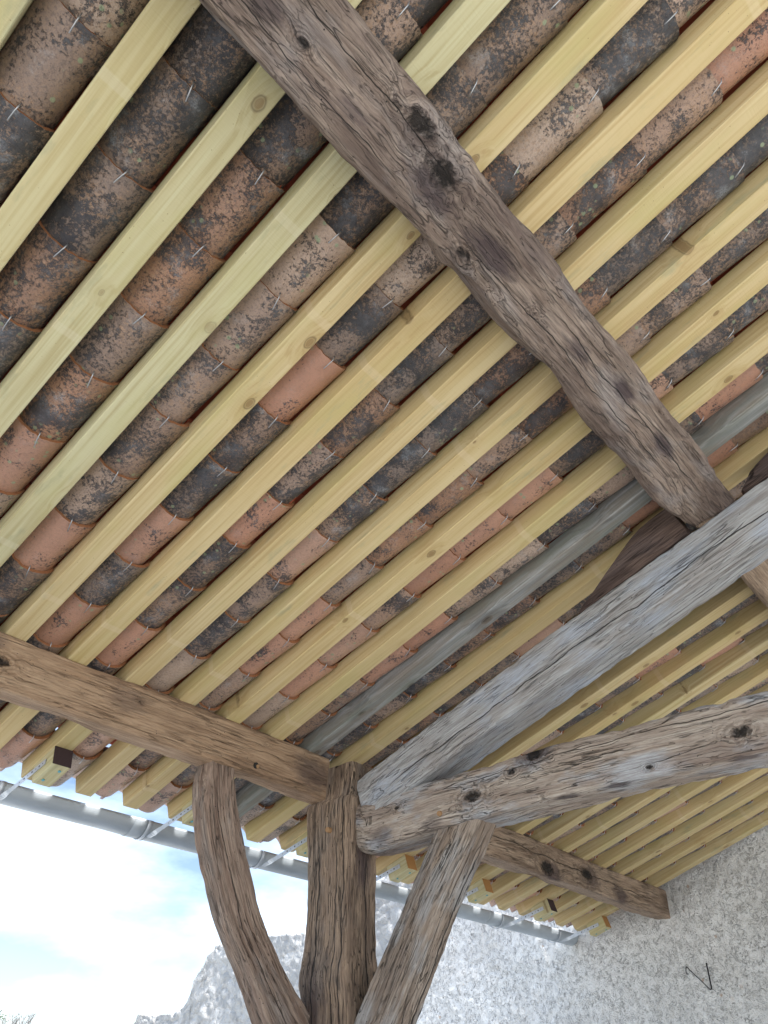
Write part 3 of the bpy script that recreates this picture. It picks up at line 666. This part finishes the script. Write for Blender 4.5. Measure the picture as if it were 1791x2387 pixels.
# ------------------------------------------------------------------ tiles
def canal(seed, red=False):
    """channel tile, belly down, wide end at local y=0, narrow end down the slope"""
    r_ = random.Random(seed); n, m = 22, 12; Lt = .335; th = .0125; vs, fs = [], []
    def rad(t): return .0905 - .006 * t
    for layer in (0, 1):
        for i in range(m + 1):
            t = i / m; y = t * Lt; ra = rad(t) - layer * th; zc = rad(t) + .021 * t
            for k in range(n + 1):
                a = R(-80 + 160 * k / n); w1 = .0018 * noise.noise(Vector((a * 2.2, y * 9, seed * 3.3)))
                ye = y + (.004 * noise.noise(Vector((a * 5, seed, 0))) if i in (0, m) else 0)
                vs.append((math.sin(a) * (ra + w1), ye, zc - math.cos(a) * (ra + w1)))
    N1 = (m + 1) * (n + 1)
    for i in range(m):
        for k in range(n):
            a = i * (n + 1) + k; b = a + 1; c = a + n + 1; d = c + 1
            fs.append((a, c, d, b)); fs.append((N1 + a, N1 + b, N1 + d, N1 + c))
    for k in range(n):
        fs.append((k, k + 1, N1 + k + 1, N1 + k)); a = m * (n + 1) + k; fs.append((a, N1 + a, N1 + a + 1, a + 1))
    for i in range(m):
        a = i * (n + 1); fs.append((a, N1 + a, N1 + a + n + 1, a + n + 1)); a += n; fs.append((a, a + n + 1, N1 + a + n + 1, N1 + a))
    me = mesh('channel_tile', vs, fs, None, True); me.materials.append(M['clay']); me.materials.append(M['rim'])
    for q in range(2 * m * n, 2 * m * n + 2 * n): me.polygons[q].material_index = 1
    bm = bmesh.new(); bm.from_mesh(me); bmesh.ops.recalc_face_normals(bm, faces=bm.faces); bm.to_mesh(me); bm.free()
    try: me.set_sharp_from_angle(angle=R(40))
    except Exception: pass
    return me
TM = [canal(s) for s in range(4)]
def cover_geom(mw, sgn=1, Lt=.34, n=10):
    vs, fs = [], []
    for layer in (0, 1):
        for i in (0, 1):
            ra = .078 + .010 * i - layer * .012
            for k in range(n + 1):
                a = R(-86 + 172 * k / n); vs.append(mw @ Vector((math.sin(a) * ra, i * Lt, -.085 - .014 * i * 0 + math.cos(a) * ra + .016 * (1 - i) * -1 + .0)))
    N1 = 2 * (n + 1)
    for k in range(n):
        a, b, c, d = k, k + 1, n + 1 + k, n + 2 + k
        fs += [(a, b, d, c), (N1 + a, N1 + c, N1 + d, N1 + b), (a, N1 + a, N1 + b, b), (c, d, N1 + d, N1 + c)]
    for a, c in ((0, n + 1), (n, 2 * n + 1)): fs.append((a, c, N1 + c, N1 + a))
    return vs, fs
hookm = mesh('tile_hook', *tube([(0, -.016, .010), (0, -.010, .001), (0, -.004, -.0045), (0, .004, -.0062), (.0008, .014, -.0072), (.002, .033, -.0080)], .0017, 8))
for p in hookm.polygons: p.use_smooth = True
hookm.materials.append(M['steel'])

def inframe(P, mx=.04):
    q = RC.transposed() @ (P - Vector((0, 0, 1.6)))
    if q.z > -.2: return False
    u = q.x / -q.z * (25.243 / 36); v = q.y / -q.z * (25.243 / 36)
    return abs(u) < .375 + mx and abs(v) < .5 + mx
KN = {}
IX = RX.index(-.185)     # column 0 of the tables below
for c_, k_ in [(2, 4), (4, 1), (4, 4), (4, 6), (5, -5), (5, 3), (5, 6), (7, 5), (8, 0), (8, 1), (8, 4), (8, 5), (9, -3), (9, 3), (9, 4), (10, -2), (11, 2), (8, 2)]: KN[(c_, k_)] = 'salmon'
for c_, k_ in [(3, 0), (4, -3), (4, -1), (8, 6), (9, 1), (9, 2), (9, -1)]: KN[(c_, k_)] = 'pale'
for c_, k_ in [(4, -2), (5, -3), (6, -1), (7, -1), (7, 1)]: KN[(c_, k_)] = 'patchy'
COL = {'salmon': [(.56, .30, .21), (.52, .26, .175), (.54, .33, .245)], 'pale': [(.48, .36, .29), (.52, .41, .34)], 'patchy': [(.36, .19, .115), (.32, .18, .12)],
       'dark': [(.26, .20, .17), (.24, .205, .19), (.31, .215, .165)], 'mid': [(.37, .25, .19), (.38, .28, .23)]}
GRM = {'salmon': (.02, .2), 'pale': (.15, .4), 'patchy': (.5, .75), 'dark': (.62, 1.), 'mid': (.35, .6)}
WORD = {'salmon': 'clean salmon clay', 'pale': 'pale dusty clay', 'patchy': 'orange clay with black crust', 'dark': 'dark sooty clay', 'mid': 'brown speckled clay'}
rest = ([], []); restc = ([], []); PIT = .243
tiles = 0
ntile_rows = range(-18, 10)
LOW = ([], [])
for i_ in (0, 1):
    for k_ in range(9):
        a_ = R(-80 + 20 * k_); r_ = .0905 - .006 * i_; LOW[0].append(Vector((math.sin(a_) * r_, i_ * .335, r_ + .021 * i_ - math.cos(a_) * r_)))
for k_ in range(8): LOW[1].append((k_, k_ + 9, k_ + 10, k_ + 1))
for gi in range(len(RX)):
    x0 = RX[gi]; x1 = RX[gi + 1] if gi + 1 < len(RX) else wx(1.5) - .03
    g_ = (x1 - x0) - .079 if gi + 1 < len(RX) else x1 - x0 - .04
    xc = (x0 + x1) / 2 if gi + 1 < len(RX) else x0 + .04 + g_ / 2
    if g_ < .1: continue
    hgap = g_ / 2; h0 = DEP - .0604 + .001; sx = hgap / .085
    joff = .848 + rnd.uniform(-.03, .03)
    for k in ntile_rows:
        typ = KN.get((gi - IX, k))
        if typ is None: typ = rnd.choices(['dark', 'mid', 'patchy', 'salmon', 'pale'], [44, 26, 14, 9, 7])[0]
        if k == 9: typ = rnd.choice(['salmon', 'pale', 'salmon'])
        if k == 9 and x1 < 1.3: typ = 'salmon'
        y = joff + PIT * k + rnd.uniform(-.008, .008)
        dx = rnd.uniform(-.003, .003); rz = rnd.uniform(-.02, .02)
        mw = roofm(xc + dx, y, h0) @ Matrix.Rotation(rz, 4, 'Z') @ Matrix.Rotation(rnd.uniform(-.05, .05), 4, 'Y') @ Matrix.Diagonal((sx, 1, 1, 1))
        if k == 9: mw = mw @ Matrix.Diagonal((1, .80, 1, 1))
        vis = inframe(W(xc, y + .12, .03), .05) or inframe(W(xc, y, .03), .03)
        if not vis:
            add(restc, ([mw @ v for v in LOW[0]], LOW[1])); continue
        o = bpy.data.objects.new('channel_tile', TM[(gi * 5 + k) % 4]); C.objects.link(o); o.matrix_world = mw
        c_ = rnd.choice(COL[typ]); j = rnd.uniform(.62, 1.12) if typ in ('dark', 'mid') else rnd.uniform(.85, 1.1); lo, hi = GRM[typ]
        o.color = (c_[0] * j, c_[1] * j, c_[2] * j, rnd.uniform(lo, hi)); tiles += 1
        where = ('%s gap left of grey rafter' % ORD[GREY - gi]) if gi < GREY else ('%s gap right of grey rafter' % ORD[gi - GREY + 1])
        if k <= 1: row = '%s tile up from the big purlin' % ORD[1 - k + 0] if k < 1 - 0 and k <= -2 else None
        n_up = 7 - k      # rows counted up the slope from the wall plate
        if n_up >= 1: row = '%s above wall plate' % ORD[n_up]
        elif k == 9: row = 'last before gutter'
        elif k == 8: row = 'second from gutter'
        else: row = 'over wall plate'
        tag(o, '%s tile, %s, %s' % (WORD[typ], row, where), 'tile', 'clay channel tiles between the rafters')
        h = bpy.data.objects.new('tile_hook', hookm); C.objects.link(h); h.parent = o
        h.matrix_basis = Matrix.Translation((rnd.uniform(-.006, .006), 0, 0)) @ Matrix.Rotation(rnd.uniform(-.25, .25), 4, 'Z')
# cover tiles over the rafters
eave = None
for i, x in enumerate(RX):
    for k in range(-19, 10):
        y = .848 + PIT * k + rnd.uniform(-.01, .01) - .02
        mw = roofm(x + rnd.uniform(-.004, .004), y, DEP + .082)
        if k == 9 and inframe(W(x, 3.3, .05), .03) :
            vs, fs = cover_geom(Matrix.Identity(4), n=16, Lt=.29); me = mesh('cover_tile', vs, fs, None, True); me.materials.append(M['clay'])
            o = bpy.data.objects.new('cover_tile', me); C.objects.link(o); o.matrix_world = roofm(x, 3.09, DEP + .082); o.color = (.50, .29, .20, .05)
            where = ('%s rafter left of the grey one' % ORD[GREY - i]) if i < GREY else (('%s rafter right of the grey one' % ORD[i - GREY]) if i > GREY else 'grey rafter')
            tag(o, 'peach clay cover tile at the tail of the ' + where, 'tile', 'cover tiles along the eave'); continue
        add(rest, cover_geom(mw, Lt=.33))
leak_strip = [W(x_, y_, h_) for y_ in (-3.4, 3.25) for (x_, h_) in ((5.85, .16), (6.35, .16), (6.35, .19), (5.85, .19))]  # unseen strip added along the wall to stop light leaking past the tiles
add(rest, (leak_strip, [(0, 1, 2, 3), (7, 6, 5, 4), (0, 4, 5, 1), (1, 5, 6, 2), (2, 6, 7, 3), (3, 7, 4, 0)]))
me = mesh('roof_tiles', rest[0], rest[1], None, True)
o = link('roof_tiles', me, M['red_clay']); tag(o, 'red clay cover tiles glimpsed above the gaps beside the rafters, plus added light-blocking strip', 'roof tiles', None, 'stuff')
o = link('channel_tiles', mesh('channel_tiles', restc[0], restc[1], None, True), M['clay']); o.color = (.30, .22, .18, .8)
tag(o, 'mass of old clay tiles carrying on beyond the picture edges', 'roof tiles', None, 'stuff')
print('tiles', tiles)

# ------------------------------------------------------------------ small things on the wall
def wxat(y, z): return wx(y) - dplaster(y, z)
pts = [(2.483, 2.297), (2.497, 2.300), (2.497, 2.318), (2.486, 2.341), (2.46, 2.312), (2.40, 2.252), (2.355, 2.203), (2.344, 2.196), (2.334, 2.205), (2.333, 2.24), (2.332, 2.30), (2.331, 2.355)]
P = []
for i in range(60):
    q = catmull(pts, i / 59); P.append((wx(q[0]) - .024, q[0], q[1]))
vs, fs = tube(P, [.0032] * 40 + [.005] * 20, 8); o = link('bent_wire', mesh('bent_wire', vs, fs, None, True), M['rust'])
tag(o, 'black bent iron wire in a V on the plaster wall', 'wire')
bm = bmesh.new(); bmesh.ops.create_icosphere(bm, subdivisions=3, radius=.028)
for v in bm.verts: v.co = Vector((v.co.x * .8, v.co.y, v.co.z * 1.1)) * (1 + .3 * noise.noise(v.co * 40)) + Vector((6.16, 1.72, 2.48))
me = bpy.data.meshes.new('clay_fragment'); bm.to_mesh(me); bm.free()
o = link('clay_fragment', me, M['ochre_clay']); tag(o, 'orange brown clay lump stuck in the plaster at the right edge', 'stone')

# ------------------------------------------------------------------ trees far off at lower left
def tree(base, height, spread, label, seed, leafy=False):
    r_ = random.Random(seed); e = bpy.data.objects.new('bare_tree' if not leafy else 'dark_tree', None); e.location = base; C.objects.link(e); bpy.context.view_layer.update()
    tag(e, label, 'tree')
    tr = tube([(0, 0, 0), (.05, 0, height * .3), (0, .05, height * .55)], [.13, .10, .07], 10); Bm = ([], []); leaves = ([], [])
    link('trunk', mesh('trunk', *tr), M['bark'], e, Matrix.Translation(base))
    def grow(p, d, l, r, dep):
        if dep == 0 or r < .0025: return
        q = p; pts = [p]
        for i in range(3):
            d = (d + Vector((r_.uniform(-.25, .25), r_.uniform(-.25, .25), r_.uniform(-.05, .2)))).normalized(); q = q + d * l / 3; pts.append(q)
        add(Bm, tube(pts, [r, r * .85, r * .7, r * .55], 5, False))
        if leafy and dep < 4:
            for _ in range(8):
                c = q + Vector([r_.gauss(0, .13) for _ in range(3)]); a = Vector([r_.uniform(-1, 1) for _ in range(3)]).normalized() * .035; b = a.orthogonal().normalized() * .02
                n0 = len(leaves[0]); leaves[0].extend([c - a, c + b, c + a, c - b]); leaves[1].append((n0, n0 + 1, n0 + 2, n0 + 3))
        for _ in range(3 if dep > 3 else 2 + (r_.random() < .5)):
            nd = (d + Vector((r_.uniform(-1, 1) * spread, r_.uniform(-1, 1) * spread, r_.uniform(-.1, .5)))).normalized(); grow(q, nd, l * r_.uniform(.62, .82), r * .58, dep - 1)
    grow(Vector((0, .05, height * .5)), Vector((0, 0, 1)), height * .2, .06, 6)
    zt = max(v.z for v in Bm[0]); kz = (height - height * .5) / (zt - height * .5)
    for LST in (Bm[0], leaves[0]):
        for v in LST: v.z = height * .5 + (v.z - height * .5) * kz
    link('crown', mesh('crown', *Bm), M['bark'], e, Matrix.Translation(base))
    if leafy: link('foliage', mesh('foliage', *leaves), M['ever'], e, Matrix.Translation(base))
tree((12.9, 25.7, 0), 3.36, .8, 'leafless small tree top poking up at the lower left', 3)
tree((8.75, 21.4, 0), 3.06, .75, 'dark bushy tree cut by the lower left edge', 5, True)
